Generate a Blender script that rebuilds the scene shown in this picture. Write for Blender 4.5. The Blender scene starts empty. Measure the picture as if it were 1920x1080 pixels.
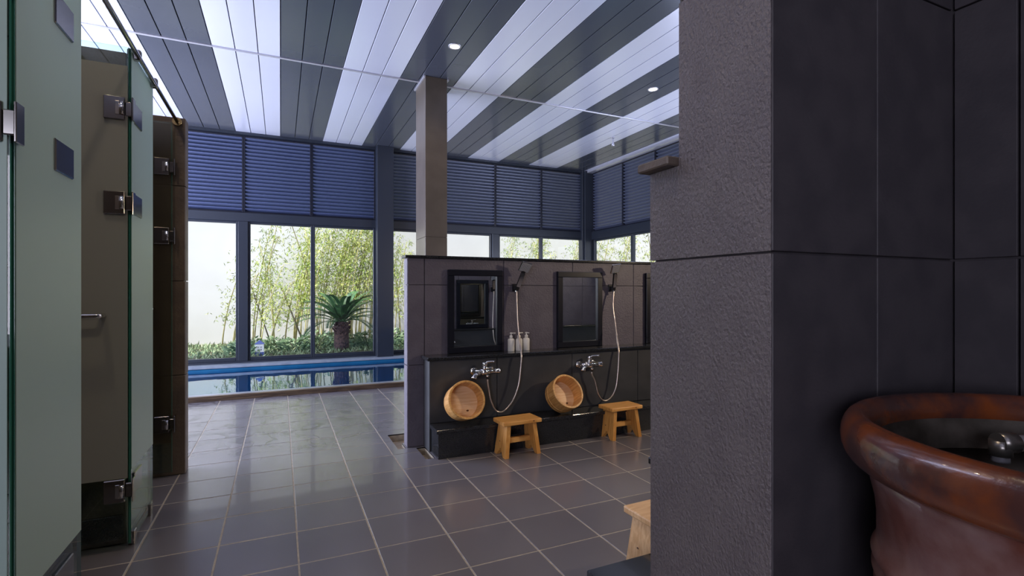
import bpy, bmesh, math, random
from mathutils import Vector, Matrix
R = math.radians
random.seed(7)
C = bpy.context.scene.collection
sc = bpy.context.scene

# ------------------------------------------------------------------ camera
cam_d = bpy.data.cameras.new('camera'); cam = bpy.data.objects.new('camera', cam_d); C.objects.link(cam)
cam.location = (0, 0, 1.08)
cam.rotation_euler = (R(90), 0, R(-24.55))
cam_d.sensor_width = 36; cam_d.lens = 950/1920*36
cam_d.shift_y = 6/1920
cam_d.clip_start = 0.02
sc.camera = cam
# ------------------------------------------------------------------ world, sun, exposure
sc.view_settings.view_transform = 'Standard'; sc.view_settings.look = 'None'
sc.view_settings.exposure = 0.0; sc.view_settings.gamma = 1.0
sc.view_settings.use_curve_mapping = False
sc.cycles.use_denoising = True
sc.cycles.max_bounces = 10; sc.cycles.transparent_max_bounces = 16
sc.cycles.sample_clamp_indirect = 4.0
sc.cycles.caustics_reflective = False; sc.cycles.caustics_refractive = False
w = bpy.data.worlds.new('sky'); sc.world = w; w.use_nodes = True
bg = w.node_tree.nodes['Background']; bg.inputs[0].default_value = (0.72, 0.80, 1.0, 1); bg.inputs[1].default_value = 1.6
def lamp(name, kind, loc, energy, color=(1, 1, 1), rot=(0, 0, 0), **kw):
    d = bpy.data.lights.new(name, kind); d.energy = energy; d.color = color
    for k, v in kw.items(): setattr(d, k, v)
    o = bpy.data.objects.new(name, d); o.location = loc; o.rotation_euler = rot; C.objects.link(o); return o
def aim(o, d): o.rotation_euler = Vector(d).to_track_quat('-Z', 'Y').to_euler()
sun = lamp('sun', 'SUN', (0, 0, 8), 8.0, (1, .96, .88), angle=R(.6)); aim(sun, (.45, .26, -1))
# area lamps added to lift the interior; the side one sits at the left glazing
a = lamp('daylight_fill_side', 'AREA', (-3.45, 6.0, 1.4), 760, (.74, .78, 1), shape='RECTANGLE', size=4.6, size_y=2.2); aim(a, (1, -.12, .42))
a = lamp('fill_end', 'AREA', (-2.6, -2.4, 1.5), 85, (.86, .84, 1), shape='RECTANGLE', size=1.8, size_y=1.6); aim(a, (.45, 1, .25))  # added fill behind the viewer, no known source there
a = lamp('fill_right', 'AREA', (5.45, 4.6, 1.35), 130, (.70, .76, 1), shape='RECTANGLE', size=2.4, size_y=1.7); aim(a, (-1, .3, .95))  # added blue fill for the right part of the ceiling
a = lamp('wall_lamp_light', 'AREA', (4.2, 1.32, 1.75), 30, (1, .80, .58), shape='DISK', size=.07); aim(a, (-.9, 1, -.3))

# ------------------------------------------------------------------ materials
MATS = {}
def mat(name, col, rough=.5, metal=0., spec=.5, noise=None, bump=None, emit=None, vary=0., coat=0., trans=None, wood=False, stretch=(1, 1, 1), rnoise=None):
    m = bpy.data.materials.new(name); m.use_nodes = True; nt = m.node_tree; N = nt.nodes; L = nt.links
    b = N['Principled BSDF']
    b.inputs['Base Color'].default_value = (*col, 1); b.inputs['Roughness'].default_value = rough
    b.inputs['Metallic'].default_value = metal; b.inputs['Specular IOR Level'].default_value = spec
    b.inputs['Coat Weight'].default_value = coat
    tc = N.new('ShaderNodeTexCoord'); mp = N.new('ShaderNodeMapping'); mp.inputs['Scale'].default_value = stretch
    L.new(tc.outputs['Object'], mp.inputs[0]); vec = mp.outputs[0]
    src = None
    if noise or wood:
        col2, scale, det = noise if noise else (col, 5, 3)
        if wood:
            t = N.new('ShaderNodeTexNoise'); t.inputs['Scale'].default_value = scale; t.inputs['Detail'].default_value = 5
            t.inputs['Distortion'].default_value = .5; out = t.outputs['Fac']
        else:
            t = N.new('ShaderNodeTexNoise'); t.inputs['Scale'].default_value = scale; t.inputs['Detail'].default_value = det
            out = t.outputs['Fac']
        L.new(vec, t.inputs['Vector'])
        r = N.new('ShaderNodeValToRGB'); r.color_ramp.elements[0].position = .40; r.color_ramp.elements[1].position = .61
        r.color_ramp.elements[0].color = (*col, 1); r.color_ramp.elements[1].color = (*col2, 1)
        L.new(out, r.inputs[0]); src = r.outputs[0]
    if vary:
        oi = N.new('ShaderNodeObjectInfo'); mr = N.new('ShaderNodeMapRange')
        mr.inputs['To Min'].default_value = 1-vary; mr.inputs['To Max'].default_value = 1+vary
        L.new(oi.outputs['Random'], mr.inputs[0])
        hs = N.new('ShaderNodeHueSaturation'); L.new(mr.outputs[0], hs.inputs['Value'])
        if src: L.new(src, hs.inputs['Color'])
        else: hs.inputs['Color'].default_value = (*col, 1)
        src = hs.outputs[0]
    if src: L.new(src, b.inputs['Base Color'])
    if rnoise:
        t2 = N.new('ShaderNodeTexNoise'); t2.inputs['Scale'].default_value = rnoise[0]; t2.inputs['Detail'].default_value = 4
        t2.inputs['Distortion'].default_value = 1.5
        L.new(vec, t2.inputs['Vector']); mr2 = N.new('ShaderNodeMapRange')
        mr2.inputs['From Min'].default_value = .35; mr2.inputs['From Max'].default_value = .65
        mr2.inputs['To Min'].default_value = rnoise[1]; mr2.inputs['To Max'].default_value = rnoise[2]
        L.new(t2.outputs['Fac'], mr2.inputs[0]); L.new(mr2.outputs[0], b.inputs['Roughness'])
    if bump:
        scale, strength, dist = bump
        t3 = N.new('ShaderNodeTexNoise'); t3.inputs['Scale'].default_value = scale; t3.inputs['Detail'].default_value = 5
        L.new(vec, t3.inputs['Vector']); bp = N.new('ShaderNodeBump')
        bp.inputs['Strength'].default_value = strength; bp.inputs['Distance'].default_value = dist
        L.new(t3.outputs['Fac'], bp.inputs['Height']); L.new(bp.outputs[0], b.inputs['Normal'])
    if emit:
        b.inputs['Emission Color'].default_value = (*emit[0], 1); b.inputs['Emission Strength'].default_value = emit[1]
    MATS[name] = m; return m
def mixmat(name, parts, fresnel=None):
    """weighted mix of simple shaders; parts = [(kind, colour, rough, weight)...]; fresnel=(ior, rough) adds a reflection"""
    m = bpy.data.materials.new(name); m.use_nodes = True; nt = m.node_tree; N = nt.nodes; L = nt.links
    out = N['Material Output']; N.remove(N['Principled BSDF'])
    def mk(k, c, r):
        n = N.new({'T': 'ShaderNodeBsdfTransparent', 'D': 'ShaderNodeBsdfDiffuse', 'L': 'ShaderNodeBsdfTranslucent', 'G': 'ShaderNodeBsdfGlossy'}[k])
        n.inputs[0].default_value = (*c, 1)
        if k == 'G': n.inputs['Roughness'].default_value = r
        return n.outputs[0]
    k, c, r, wt = parts[0]; cur = mk(k, c, r); tot = wt
    for k, c, r, wt in parts[1:]:
        tot += wt; mx = N.new('ShaderNodeMixShader'); mx.inputs[0].default_value = wt/tot
        L.new(cur, mx.inputs[1]); L.new(mk(k, c, r), mx.inputs[2]); cur = mx.outputs[0]
    if fresnel:
        f0 = ((fresnel[0]-1)/(fresnel[0]+1))**2
        lw_ = N.new('ShaderNodeLayerWeight'); lw_.inputs[0].default_value = .5
        pw = N.new('ShaderNodeMath'); pw.operation = 'POWER'; pw.inputs[1].default_value = 5; L.new(lw_.outputs['Facing'], pw.inputs[0])
        fr = N.new('ShaderNodeMath'); fr.operation = 'MULTIPLY_ADD'; fr.inputs[1].default_value = (1-f0)*(.5 if fresnel[1] > .1 else 1); fr.inputs[2].default_value = f0
        L.new(pw.outputs[0], fr.inputs[0])
        g = mk('G', (1, 1, 1), fresnel[1]); mx = N.new('ShaderNodeMixShader')
        L.new(fr.outputs[0], mx.inputs[0]); L.new(cur, mx.inputs[1]); L.new(g, mx.inputs[2]); cur = mx.outputs[0]
        if len(fresnel) > 2:
            t3 = N.new('ShaderNodeTexNoise'); t3.inputs['Scale'].default_value = fresnel[2]; bp = N.new('ShaderNodeBump')
            bp.inputs['Strength'].default_value = fresnel[3]; bp.inputs['Distance'].default_value = .02
            tc = N.new('ShaderNodeTexCoord'); L.new(tc.outputs['Object'], t3.inputs['Vector'])
            L.new(t3.outputs['Fac'], bp.inputs['Height']); L.new(bp.outputs[0], g.node.inputs['Normal'])
    L.new(cur, out.inputs['Surface']); MATS[name] = m; return m

tile_m = mat('floor_tile', (.145, .138, .158), .27, spec=1.0, coat=.25, noise=((.165, .157, .178), 1.2, 2), vary=.05)
def stains(m):
    nt = m.node_tree; N = nt.nodes; L = nt.links; b = N['Principled BSDF']; src = b.inputs['Base Color'].links[0].from_socket
    g = N.new('ShaderNodeNewGeometry'); t = N.new('ShaderNodeTexNoise'); t.inputs['Scale'].default_value = 2.6; t.inputs['Detail'].default_value = 3
    t.inputs['Distortion'].default_value = 1.2; L.new(g.outputs['Position'], t.inputs['Vector'])
    r = N.new('ShaderNodeValToRGB'); e = r.color_ramp.elements; e[0].position = .455; e[0].color = (0, 0, 0, 1); e[1].position = .478; e[1].color = (1, 1, 1, 1)
    for p, c in ((.492, .35), (.54, 0)): q = e.new(p); q.color = (c, c, c, 1)
    L.new(t.outputs['Fac'], r.inputs[0]); sp = N.new('ShaderNodeSeparateXYZ'); L.new(g.outputs['Position'], sp.inputs[0])
    ms = []
    for ax, a0, a1 in (('Y', 3.5, 4.3), ('X', 1.0, .2)):
        q = N.new('ShaderNodeMapRange'); q.inputs['From Min'].default_value = a0; q.inputs['From Max'].default_value = a1; L.new(sp.outputs[ax], q.inputs[0]); ms.append(q.outputs[0])
    cur = r.outputs[0]
    for q in ms:
        mu = N.new('ShaderNodeMath'); mu.operation = 'MULTIPLY'; L.new(cur, mu.inputs[0]); L.new(q, mu.inputs[1]); cur = mu.outputs[0]
    sc_ = N.new('ShaderNodeMath'); sc_.operation = 'MULTIPLY'; sc_.inputs[1].default_value = 1.0; L.new(cur, sc_.inputs[0])
    mx = N.new('ShaderNodeMixRGB'); L.new(sc_.outputs[0], mx.inputs[0]); L.new(src, mx.inputs[1]); mx.inputs[2].default_value = (.02, .02, .03, 1)
    L.new(mx.outputs[0], b.inputs['Base Color'])
stains(tile_m)
grout_m = mat('grout', (.46, .40, .32), .5, noise=((.34, .30, .25), 30, 3))
rough_m = mat('rough_stone', (.150, .130, .140), .36, noise=((.172, .150, .158), 9, 4), bump=(150, 1.0, .006), stretch=(1, 1, .75))
stone_m = mat('dark_stone', (.052, .046, .054), .55, noise=((.066, .058, .066), 14, 4), bump=(140, .25, .002), vary=.06)
part_m = mat('partition_stone', (.088, .077, .104), .5, noise=((.106, .094, .122), 9, 4), bump=(75, .55, .006), vary=.05)
honed_m = mat('honed_stone', (.036, .038, .044), .42, noise=((.048, .049, .055), 6, 4), vary=.06)
brown_m = mat('brown_stone', (.115, .088, .072), .5, noise=((.15, .115, .09), 10, 4), bump=(60, .4, .005))
col_m = mat('column_stone', (.085, .070, .058), .3, noise=((.10, .082, .068), 5, 4), bump=(90, .1, .002))
granite_m = mat('black_granite', (.010, .011, .013), .14, noise=((.03, .032, .036), 220, 2), coat=.2)
frame_m = mat('black_frame', (.008, .009, .016), .3, spec=.35)
navy_m = mat('navy_metal', (.016, .020, .030), .35, spec=.5)
blade_m = mat('blade_metal', (.062, .080, .165), .34, metal=.25)  # blue of the sky's light is put into this blade colour
blade2_m = mat('blade_metal_grey', (.085, .098, .155), .34, metal=.25)  # greyer copy, less sky blue put into the colour
light_m = mat('light_slat', (.70, .72, .86), .26, metal=.45, vary=.03, bump=(3, .10, .01))
dark_m = mat('dark_slat', (.085, .095, .125), .22, metal=.45, vary=.04, bump=(3, .10, .01))
back_m = mat('slat_backing', (.01, .01, .012), .8)
trim_m = mat('trim_metal', (.55, .55, .62), .3, metal=.6)
chrome_m = mat('chrome', (.80, .78, .76), .08, metal=1)
gun_m = mat('polished_steel', (.36, .34, .33), .16, metal=1)
hose_m = mat('hose_steel', (.62, .54, .48), .28, metal=.9)
blackp_m = mat('black_plastic', (.015, .015, .017), .22)
white_m = mat('white_plastic', (.78, .76, .72), .4)
print_m = mat('grey_print', (.35, .34, .34), .6)
wood_m = mat('pine_wood', (.60, .27, .062), .42, noise=((.78, .41, .12), 7, 3), wood=True, vary=.06, stretch=(1, 14, 3))
woodv_m = mat('pine_wood_upright', (.60, .27, .062), .42, noise=((.78, .41, .12), 7, 3), wood=True, vary=.08, stretch=(3, 14, 1))
wood2_m = mat('pale_pine_wood', (.70, .42, .20), .45, noise=((.84, .56, .30), 9, 3), wood=True, vary=.08, stretch=(1.2, 10, 3))
tub_m = mat('cypress_wood', (.58, .29, .085), .38, noise=((.74, .42, .15), 10, 3), wood=True, vary=.12, stretch=(9, 9, 1))
tubd_m = mat('cypress_disc', (.76, .47, .24), .45, noise=((.86, .60, .36), 7, 3), wood=True, stretch=(1, 12, 1))
knot_m = mat('wood_knot', (.12, .035, .01), .5)
mirror_m = mat('mirror', (.62, .66, .64), .01, metal=1)
jar_m = mat('jar_glaze', (.16, .052, .038), .33, noise=((.26, .145, .135), 11, 9), bump=(26, .35, .006), coat=.35)
rim_m = mat('jar_rim_glaze', (.22, .055, .014), .27, noise=((.075, .030, .026), 12, 9), bump=(22, .4, .006), coat=.4)
jarin_m = mat('jar_inside', (.032, .026, .020), .6, noise=((.13, .11, .095), 9, 8), bump=(40, .4, .004))
curb_m = mat('curb_stone', (.075, .050, .035), .35, noise=((.16, .11, .07), 12, 5), stretch=(.5, 2, 8))
coping_m = mat('coping_stone', (.20, .23, .28), .3, noise=((.25, .28, .33), 7, 4))
pool_m = mat('pool_tile', (.010, .10, .22), .3, noise=((.014, .13, .27), 3, 3))
gwall_m = mat('garden_plaster', (.74, .71, .70), .85, noise=((.78, .75, .74), 2, 4))
soil_m = mat('garden_soil', (.16, .13, .09), .9, noise=((.10, .14, .05), 8, 4))
leaf_m = mat('bamboo_leaf', (.26, .36, .06), .5, noise=((.50, .52, .14), 3, 2), vary=.25)
culm_m = mat('bamboo_culm', (.42, .36, .12), .45, noise=((.55, .48, .26), 6, 2), vary=.3)
dculm_m = mat('dry_bamboo', (.10, .08, .05), .6)
shrub_m = mat('shrub_leaf', (.12, .20, .10), .5, noise=((.28, .38, .20), 7, 2), vary=.3)
frond_m = mat('cycad_leaf', (.035, .10, .038), .35, noise=((.09, .20, .07), 9, 2), vary=.2)
trunk_m = mat('cycad_trunk', (.05, .028, .03), .85, noise=((.13, .07, .06), 30, 3), bump=(40, 1, .02))
grassy_m = mat('ground_cover', (.16, .24, .11), .6, noise=((.34, .40, .22), 10, 2))
clayw_m = mat('inner_wall', (.11, .10, .10), .6)
lampglow_m = mat('lamp_glow', (1, .85, .6), .4, emit=((1, .80, .50), 7))
glass_m = mixmat('window_glass', [('T', (.96, .98, .98), 0, 1)], (1.4, .01))
clear_m = mixmat('door_glass', [('T', (.80, .90, .86), 0, 1)], (1.5, .015))
edge_m = mat('glass_edge', (.035, .16, .12), .12, coat=.3)
frost_m = mixmat('frosted_film', [('T', (.75, .88, .82), 0, .16), ('D', (.64, .77, .73), 0, .50), ('L', (.70, .87, .79), 0, .40)], (1.18, .30))
frostg_m = mixmat('grey_frosted_film', [('T', (.8, .84, .80), 0, .12), ('D', (.56, .58, .56), 0, .50), ('L', (.6, .65, .6), 0, .25)], (1.18, .3))
tint_m = mixmat('tinted_film', [('T', (.80, .76, .70), 0, .85), ('D', (.16, .14, .12), 0, .15)], (1.4, .12))
water_m = mixmat('pool_water', [('T', (.55, .86, .95), 0, 1)], (1.45, .01, 3.5, .10))
darkwater_m = mixmat('jar_water', [('T', (.25, .24, .2), 0, 1)], (1.5, .01, 9, .05))

# ------------------------------------------------------------------ helpers
def new(): return bmesh.new()
def bx(bm, x0, x1, y0, y1, z0, z1, bev=0, M=None):
    t = bmesh.new(); bmesh.ops.create_cube(t, size=1)
    for v in t.verts: v.co = Vector(((x0+x1)/2+v.co.x*(x1-x0), (y0+y1)/2+v.co.y*(y1-y0), (z0+z1)/2+v.co.z*(z1-z0)))
    if bev: bmesh.ops.bevel(t, geom=t.edges[:], offset=bev, segments=2 if bev > .004 else 1, affect='EDGES', profile=.5)
    merge(bm, t, M); return bm
def merge(bm, t, M=None):
    if M is not None: bmesh.ops.transform(t, matrix=M, verts=t.verts)
    me = bpy.data.meshes.new('tmp'); t.to_mesh(me); t.free(); bm.from_mesh(me); bpy.data.meshes.remove(me)
def frames(pts):
    pts = [Vector(p) for p in pts]; out = []; up = None
    for i, p in enumerate(pts):
        d = (pts[min(i+1, len(pts)-1)]-pts[max(i-1, 0)]).normalized()
        if up is None: up = d.orthogonal().normalized()
        else:
            up = up-d*up.dot(d); up.normalize()
        out.append((p, up.copy(), d.cross(up)))
    return out
def tube(bm, pts, r, n=12, cap=True):
    rs = r if isinstance(r, (list, tuple)) else [r]*len(pts); rings = []
    for (p, u, v), rr in zip(frames(pts), rs):
        rings.append([bm.verts.new(p+(u*math.cos(a)+v*math.sin(a))*rr) for a in [2*math.pi*k/n for k in range(n)]])
    for a, b in zip(rings, rings[1:]):
        for k in range(n):
            f = bm.faces.new((a[k], a[(k+1) % n], b[(k+1) % n], b[k])); f.smooth = True
    if cap: bm.faces.new(rings[0][::-1]); bm.faces.new(rings[-1])
    return bm
def lathe(bm, prof, n=24, M=None, closed=False, smooth=True):
    t = bmesh.new(); rings = []
    for r, z in prof:
        if r < 1e-5: rings.append([t.verts.new((0, 0, z))])
        else: rings.append([t.verts.new((r*math.cos(2*math.pi*k/n), r*math.sin(2*math.pi*k/n), z)) for k in range(n)])
    pairs = list(zip(rings, rings[1:]))
    if closed: pairs.append((rings[-1], rings[0]))
    for a, b in pairs:
        for k in range(n):
            k2 = (k+1) % n
            if len(a) == 1 and len(b) == 1: continue
            if len(a) == 1: f = t.faces.new((a[0], b[k2], b[k]))
            elif len(b) == 1: f = t.faces.new((a[k], a[k2], b[0]))
            else: f = t.faces.new((a[k], a[k2], b[k2], b[k]))
            f.smooth = smooth
    bmesh.ops.recalc_face_normals(t, faces=t.faces[:])
    merge(bm, t, M); return bm
def spline(pts, n=8):
    P = [Vector(p) for p in pts]; P = [P[0]*2-P[1]]+P+[P[-1]*2-P[-2]]; out = []
    for i in range(1, len(P)-2):
        for k in range(n):
            t = k/n; a, b, c, d = P[i-1:i+3]
            out.append(.5*((2*b)+(c-a)*t+(2*a-5*b+4*c-d)*t*t+(3*b-a-3*c+d)*t**3))
    out.append(P[-2]); return out
def obj(name, bm, m, parent=None, loc=None):
    me = bpy.data.meshes.new(name)
    if isinstance(bm, bpy.types.Mesh): me = bm
    else: bm.to_mesh(me); bm.free()
    if m and not me.materials: me.materials.append(m)
    o = bpy.data.objects.new(name, me); C.objects.link(o)
    if parent: o.parent = parent
    if loc: o.location = loc
    return o
def tag(o, label=None, cat=None, group=None, kind=None):
    if label: o['label'] = label
    if cat: o['category'] = cat
    if group: o['group'] = group
    if kind: o['kind'] = kind
    return o
def thing(name, label, cat, loc=(0, 0, 0), group=None, rz=0):
    o = bpy.data.objects.new(name, None); C.objects.link(o); o.location = loc; o.rotation_euler.z = rz
    o.empty_display_size = .1
    return tag(o, label, cat, group)
def struct(name, bm, m, parent=None, label=None, cat=None):
    o = obj(name, bm, m, parent)
    if parent is None: o['kind'] = 'structure'; tag(o, label or name.replace('_', ' '), cat or name.split('_')[0])
    return o
def sroot(name, label, cat, loc=(0, 0, 0)):
    o = thing(name, label, cat, loc); o['kind'] = 'structure'; return o
def children(o): return [c for c in bpy.data.objects if c.parent == o]
def copy_tree(o, parent=None):
    c = o.copy(); C.objects.link(c); c.parent = parent
    for ch in children(o): copy_tree(ch, c)
    return c
def subtract(rects, hole):
    out = []; a0, a1, b0, b1 = hole
    for x0, x1, y0, y1 in rects:
        if x1 <= a0 or x0 >= a1 or y1 <= b0 or y0 >= b1: out.append((x0, x1, y0, y1)); continue
        if x0 < a0: out.append((x0, a0, y0, y1))
        if x1 > a1: out.append((a1, x1, y0, y1))
        mx0, mx1 = max(x0, a0), min(x1, a1)
        if y0 < b0: out.append((mx0, mx1, y0, b0))
        if y1 > b1: out.append((mx0, mx1, b1, y1))
    return [r for r in out if r[1]-r[0] > .004 and r[3]-r[2] > .004]

# ================================================================== FLOOR
XL, XR, YB, YW = -3.6, 5.62, -2.6, 8.47          # room: left wall, right wall, back wall, window wall
POOL0 = 5.74                                      # front of the pool curb
PITS = [(.730, .86, 3.60, 3.845), (.730, .785, 3.47, 3.60), (.85, .91, 3.19, 3.45)]
bm = new(); rects = [(XL, XR, YB, POOL0)]
for p in PITS: rects = subtract(rects, p)
for r in rects: bx(bm, *r, -.08, -.0012)
for p in PITS: bx(bm, p[0], p[1], p[2], p[3], -.075, -.055)
floor = struct('floor', bm, grout_m, label='dark grey tiled wet-room floor with pale grout', cat='floor')
PX, PY, OX, OY = .304, .2985, .066, 2.172
tm = {}
def tile_mesh(wx, wy):
    k = (round(wx, 4), round(wy, 4))
    if k not in tm:
        b = new(); bx(b, -wx/2, wx/2, -wy/2, wy/2, -.008, 0, .0012); me = bpy.data.meshes.new('floor_tile'); b.to_mesh(me); b.free()
        me.materials.append(tile_m); tm[k] = me
    return tm[k]
rest = new(); nt = 0
for i in range(-13, 20):
    for j in range(-17, 13):
        x0, y0 = OX+i*PX+.0035, OY+j*PY+.0035; x1, y1 = x0+PX-.007, y0+PY-.007
        x0, x1, y0, y1 = max(x0, XL), min(x1, XR), max(y0, YB), min(y1, POOL0-.003)
        if x1-x0 < .02 or y1-y0 < .02: continue
        cx, cy = (x0+x1)/2, (y0+y1)/2; d = cx*.4155+cy*.9096; l = cx*.9096-cy*.4155
        vis = d > .9 and -1.05 < l/d < 1.0 and 950*1.08/max(d, .01) < 640 and cx > -1.3 and not (cx > .95 and cy < 1.35) and not (cx > .9 and cy > 3.6 and cx > cy*.3)
        rr = [(x0, x1, y0, y1)]
        for p in PITS: rr = subtract(rr, p)
        if vis and nt < 300:
            if len(rr) == 1: o = obj('tile', tile_mesh(rr[0][1]-rr[0][0], rr[0][3]-rr[0][2]), None, floor, ((rr[0][0]+rr[0][1])/2, (rr[0][2]+rr[0][3])/2, random.uniform(-.0003, .0003)))
            else:
                b = new()
                for q in rr: bx(b, *q, -.008, 0)
                obj('tile', b, tile_m, floor)
            nt += 1
        else:
            for q in rr: bx(rest, *q, -.008, 0)
o = obj('outer_tiles', rest, tile_m, floor); o['kind'] = 'stuff'
# little silt in the near drain pit
b = new(); lathe(b, [(0, .012), (.014, .010), (.026, .004), (.03, 0), (0, 0)], 14)
o = obj('drain_plug', b, mat('pale_plug', (.75, .74, .66), .5), None, (.752, 3.50, -.055)); tag(o, 'small pale round plug lying in the open floor drain by the partition end', 'plug')

# ================================================================== PERIMETER
H = 3.43
struct('wall_left_lower', bx(new(), XL-.1, XL, YB, 3.9, 0, H), clayw_m, label='left side wall behind the shower cubicles', cat='wall')
# unseen back wall; its opening is added to let light in
bm = new(); bx(bm, -1.6, XR, YB-.1, YB, 0, H); bx(bm, XL, -1.6, YB-.1, YB, 2.4, H); bx(bm, XL, -1.6, YB-.1, YB, 0, .6)
struct('wall_back', bm, clayw_m, label='wall behind the viewer with an opening added for light', cat='wall')
struct('wall_right_rear', bx(new(), XR, XR+.1, YB, 3.3, 0, H), clayw_m, label='right side wall behind the shower bays', cat='wall')

# ------------------------------------------------------------------ ceiling slats
b = new(); bx(b, XL-.6, XR+.7, YB-.3, YW+.20, H+.05, H+.25)
ceil = struct('ceiling', b, back_m, label='slatted ceiling of alternating light and dark metal bands', cat='ceiling')
Y1 = 5.6; SW = .2
def slat(x0, x1, y0, y1, m):
    b = new(); t = bmesh.new()
    bx(t, x0+.004, x1-.004, y0, y1, H, H+.02, .002)
    merge(b, t); return obj('slat', b, m, ceil)
k = -18
for k in range(-18, 28):
    x0 = k*SW; x1 = x0+SW; x1 = min(x1, XR-.06)
    if x1-x0 < .04: continue
    m = dark_m if (k//3) % 2 == 0 else light_m
    slat(x0, x1, Y1+.006, YW+.03, m); slat(x0, x1, 1.6, Y1-.006, m)
    slat(x0, x1, YB, 1.594, m)
for n_, (x0, x1, y0, y1) in enumerate([(XL, XR-.06, Y1-.014, Y1+.014)]):
    struct('trim_%d' % (n_+1), bx(new(), x0, x1, y0, y1, H-.010, H+.012, .002), trim_m, label='thin pale metal joint strip crossing the ceiling slats', cat='trim')
struct('trim_2', bx(new(), XR-.17, XR-.03, YB, YW, H-.04, H+.012, .004), trim_m, label='pale metal cornice along the right louvred wall', cat='trim')
struct('trim_3', bx(new(), XL, XR, YW-.03, YW+.06, H-.035, H+.012, .003), navy_m, label='dark head rail along the top of the window wall', cat='trim')

# ================================================================== WINDOW WALL
win_n = [0]
def window(axis, u0, u1, z0, z1, c, slider=None):
    """glazed light: axis 'x' runs along X at y=c, 'y' runs along Y at x=c"""
    win_n[0] += 1; nm = 'window_%d' % win_n[0]
    where = 'garden wall' if axis == 'x' else 'right side wall'
    um = (u0+u1)/2
    root = sroot(nm, 'dark-framed full-height garden window pane number %d from the left' % win_n[0] if axis == 'x' else 'dark-framed side window pane %d beyond the wash partition' % win_n[0], 'window')
    def B(b, a0, a1, q0, q1, e0, e1, bev=.004):
        return bx(b, a0, a1, c+e0, c+e1, q0, q1, bev) if axis == 'x' else bx(b, c+e0, c+e1, a0, a1, q0, q1, bev)
    f = .032
    for a0, a1, q0, q1 in ((u0, u0+f, z0, z1), (u1-f, u1, z0, z1)): obj('stile', B(new(), a0, a1, q0, q1, -.03, .03), navy_m, root)
    for a0, a1, q0, q1 in ((u0+f, u1-f, z0, z0+f+.02), (u0+f, u1-f, z1-f, z1)): obj('rail', B(new(), a0, a1, q0, q1, -.03, .03), navy_m, root)
    obj('glass', B(new(), u0+f, u1-f, z0+f+.02, z1-f, -.003, .003, 0), glass_m, root)
lou_n = [0]
def louvre(axis, u0, u1, z0, z1, c, m, label):
    root = thing('louvre_panel', label, 'louvre', group=None); root['kind'] = 'structure'
    def B(b, a0, a1, q0, q1, e0, e1, bev=.003):
        return bx(b, a0, a1, c+e0, c+e1, q0, q1, bev) if axis == 'x' else bx(b, c+e0, c+e1, a0, a1, q0, q1, bev)
    f = .022
    for a0, a1 in ((u0, u0+f), (u1-f, u1)): obj('stile', B(new(), a0, a1, z0, z1, -.03, .04), frame_m, root)
    for q0, q1 in ((z0, z0+f), (z1-f, z1)): obj('rail', B(new(), u0+f, u1-f, q0, q1, -.03, .04), frame_m, root)
    n = 20; pitch = (z1-z0-2*f)/n; me = bpy.data.meshes.new('blade')
    prof = [(-.018, .027), (-.026, .022), (-.029, .014), (-.026, .006), (-.018, .004), (.000, -.006), (.036, -.030), (.036, -.026), (.000, .002), (-.014, .014)]
    b = new(); L_ = [b.verts.new((u0+f, p, q) if axis == 'x' else (p, u0+f, q)) for p, q in prof]
    R_ = [b.verts.new((u1-f, p, q) if axis == 'x' else (p, u1-f, q)) for p, q in prof]; n_ = len(prof)
    for k in range(n_): b.faces.new((L_[k], L_[(k+1) % n_], R_[(k+1) % n_], R_[k]))
    b.faces.new(L_[::-1]); b.faces.new(R_); bmesh.ops.recalc_face_normals(b, faces=b.faces[:]); b.to_mesh(me); b.free(); me.materials.append(m)
    for k in range(n):
        z = z0+f+(k+.5)*pitch
        obj('blade', me, None, root, (0, c, z) if axis == 'x' else (c, 0, z))
ZW0, ZW1, ZL0 = .045, 2.115, 2.245
YC = 8.53
# glazed wall bays (X positions of post centres)
posts = [(-.57, -.44), (1.415, 1.676), (3.48, 3.61), (5.46, 5.68)]
struct('wall_window_sill', bx(new(), XL, XR, YC-.07, YC+.06, 0, ZW0, .004), navy_m, label='low dark sill frame under the garden windows', cat='wall')
struct('wall_window_band', bx(new(), XL, XR, YC-.05, YC+.05, ZW1, ZL0, .004), navy_m, label='dark frame band between the windows and the louvres', cat='wall')
obj_sash = struct('wall_window_sash', bx(new(), -.645, -.603, ZW0+.05, ZW1-.03, YC+.032, YC+.06, .003), navy_m, label='dark sliding sash stile behind the first garden window', cat='wall')
edges = [(-3.55, -2.66), (-2.60, -1.66), (-1.60, -.57), (-.44, .46), (.46, 1.415), (1.676, 2.58), (2.58, 3.48), (3.61, 4.495), (4.495, 5.46)]
for u0, u1 in edges: window('x', u0, u1, ZW0, ZW1, YC)
lou = [(-3.55, -2.45), (-2.42, -1.50), (-1.47, -.50), (-.50, .44), (.44, 1.415), (1.676, 2.58), (2.58, 3.55), (3.55, 4.495), (4.495, 5.45)]
nthl = ['far-left hidden', 'hidden second', 'leftmost in view', 'second from left', 'third from left, beside the post', 'left of the granite column', 'right of the granite column', 'second right of the column', 'in the corner']
for (u0, u1), nm in zip(lou, nthl): louvre('x', u0, u1, ZL0, H-.035, YC, blade_m if u1 < 1.5 else blade2_m, 'blue-grey louvre panel above the garden windows, '+nm)
for n_, (u0, u1) in enumerate([(-.57, -.44), (3.48, 3.61)]):
    struct('wall_window_post_%s' % ('slim' if n_ == 0 else 'right'), bx(new(), u0, u1, YC-.06, YC+.06, ZW0, ZW1, .004), navy_m, label='dark post between garden windows, %s' % ('left of the cycad' if n_ == 0 else 'right of the granite column'), cat='wall')
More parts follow.
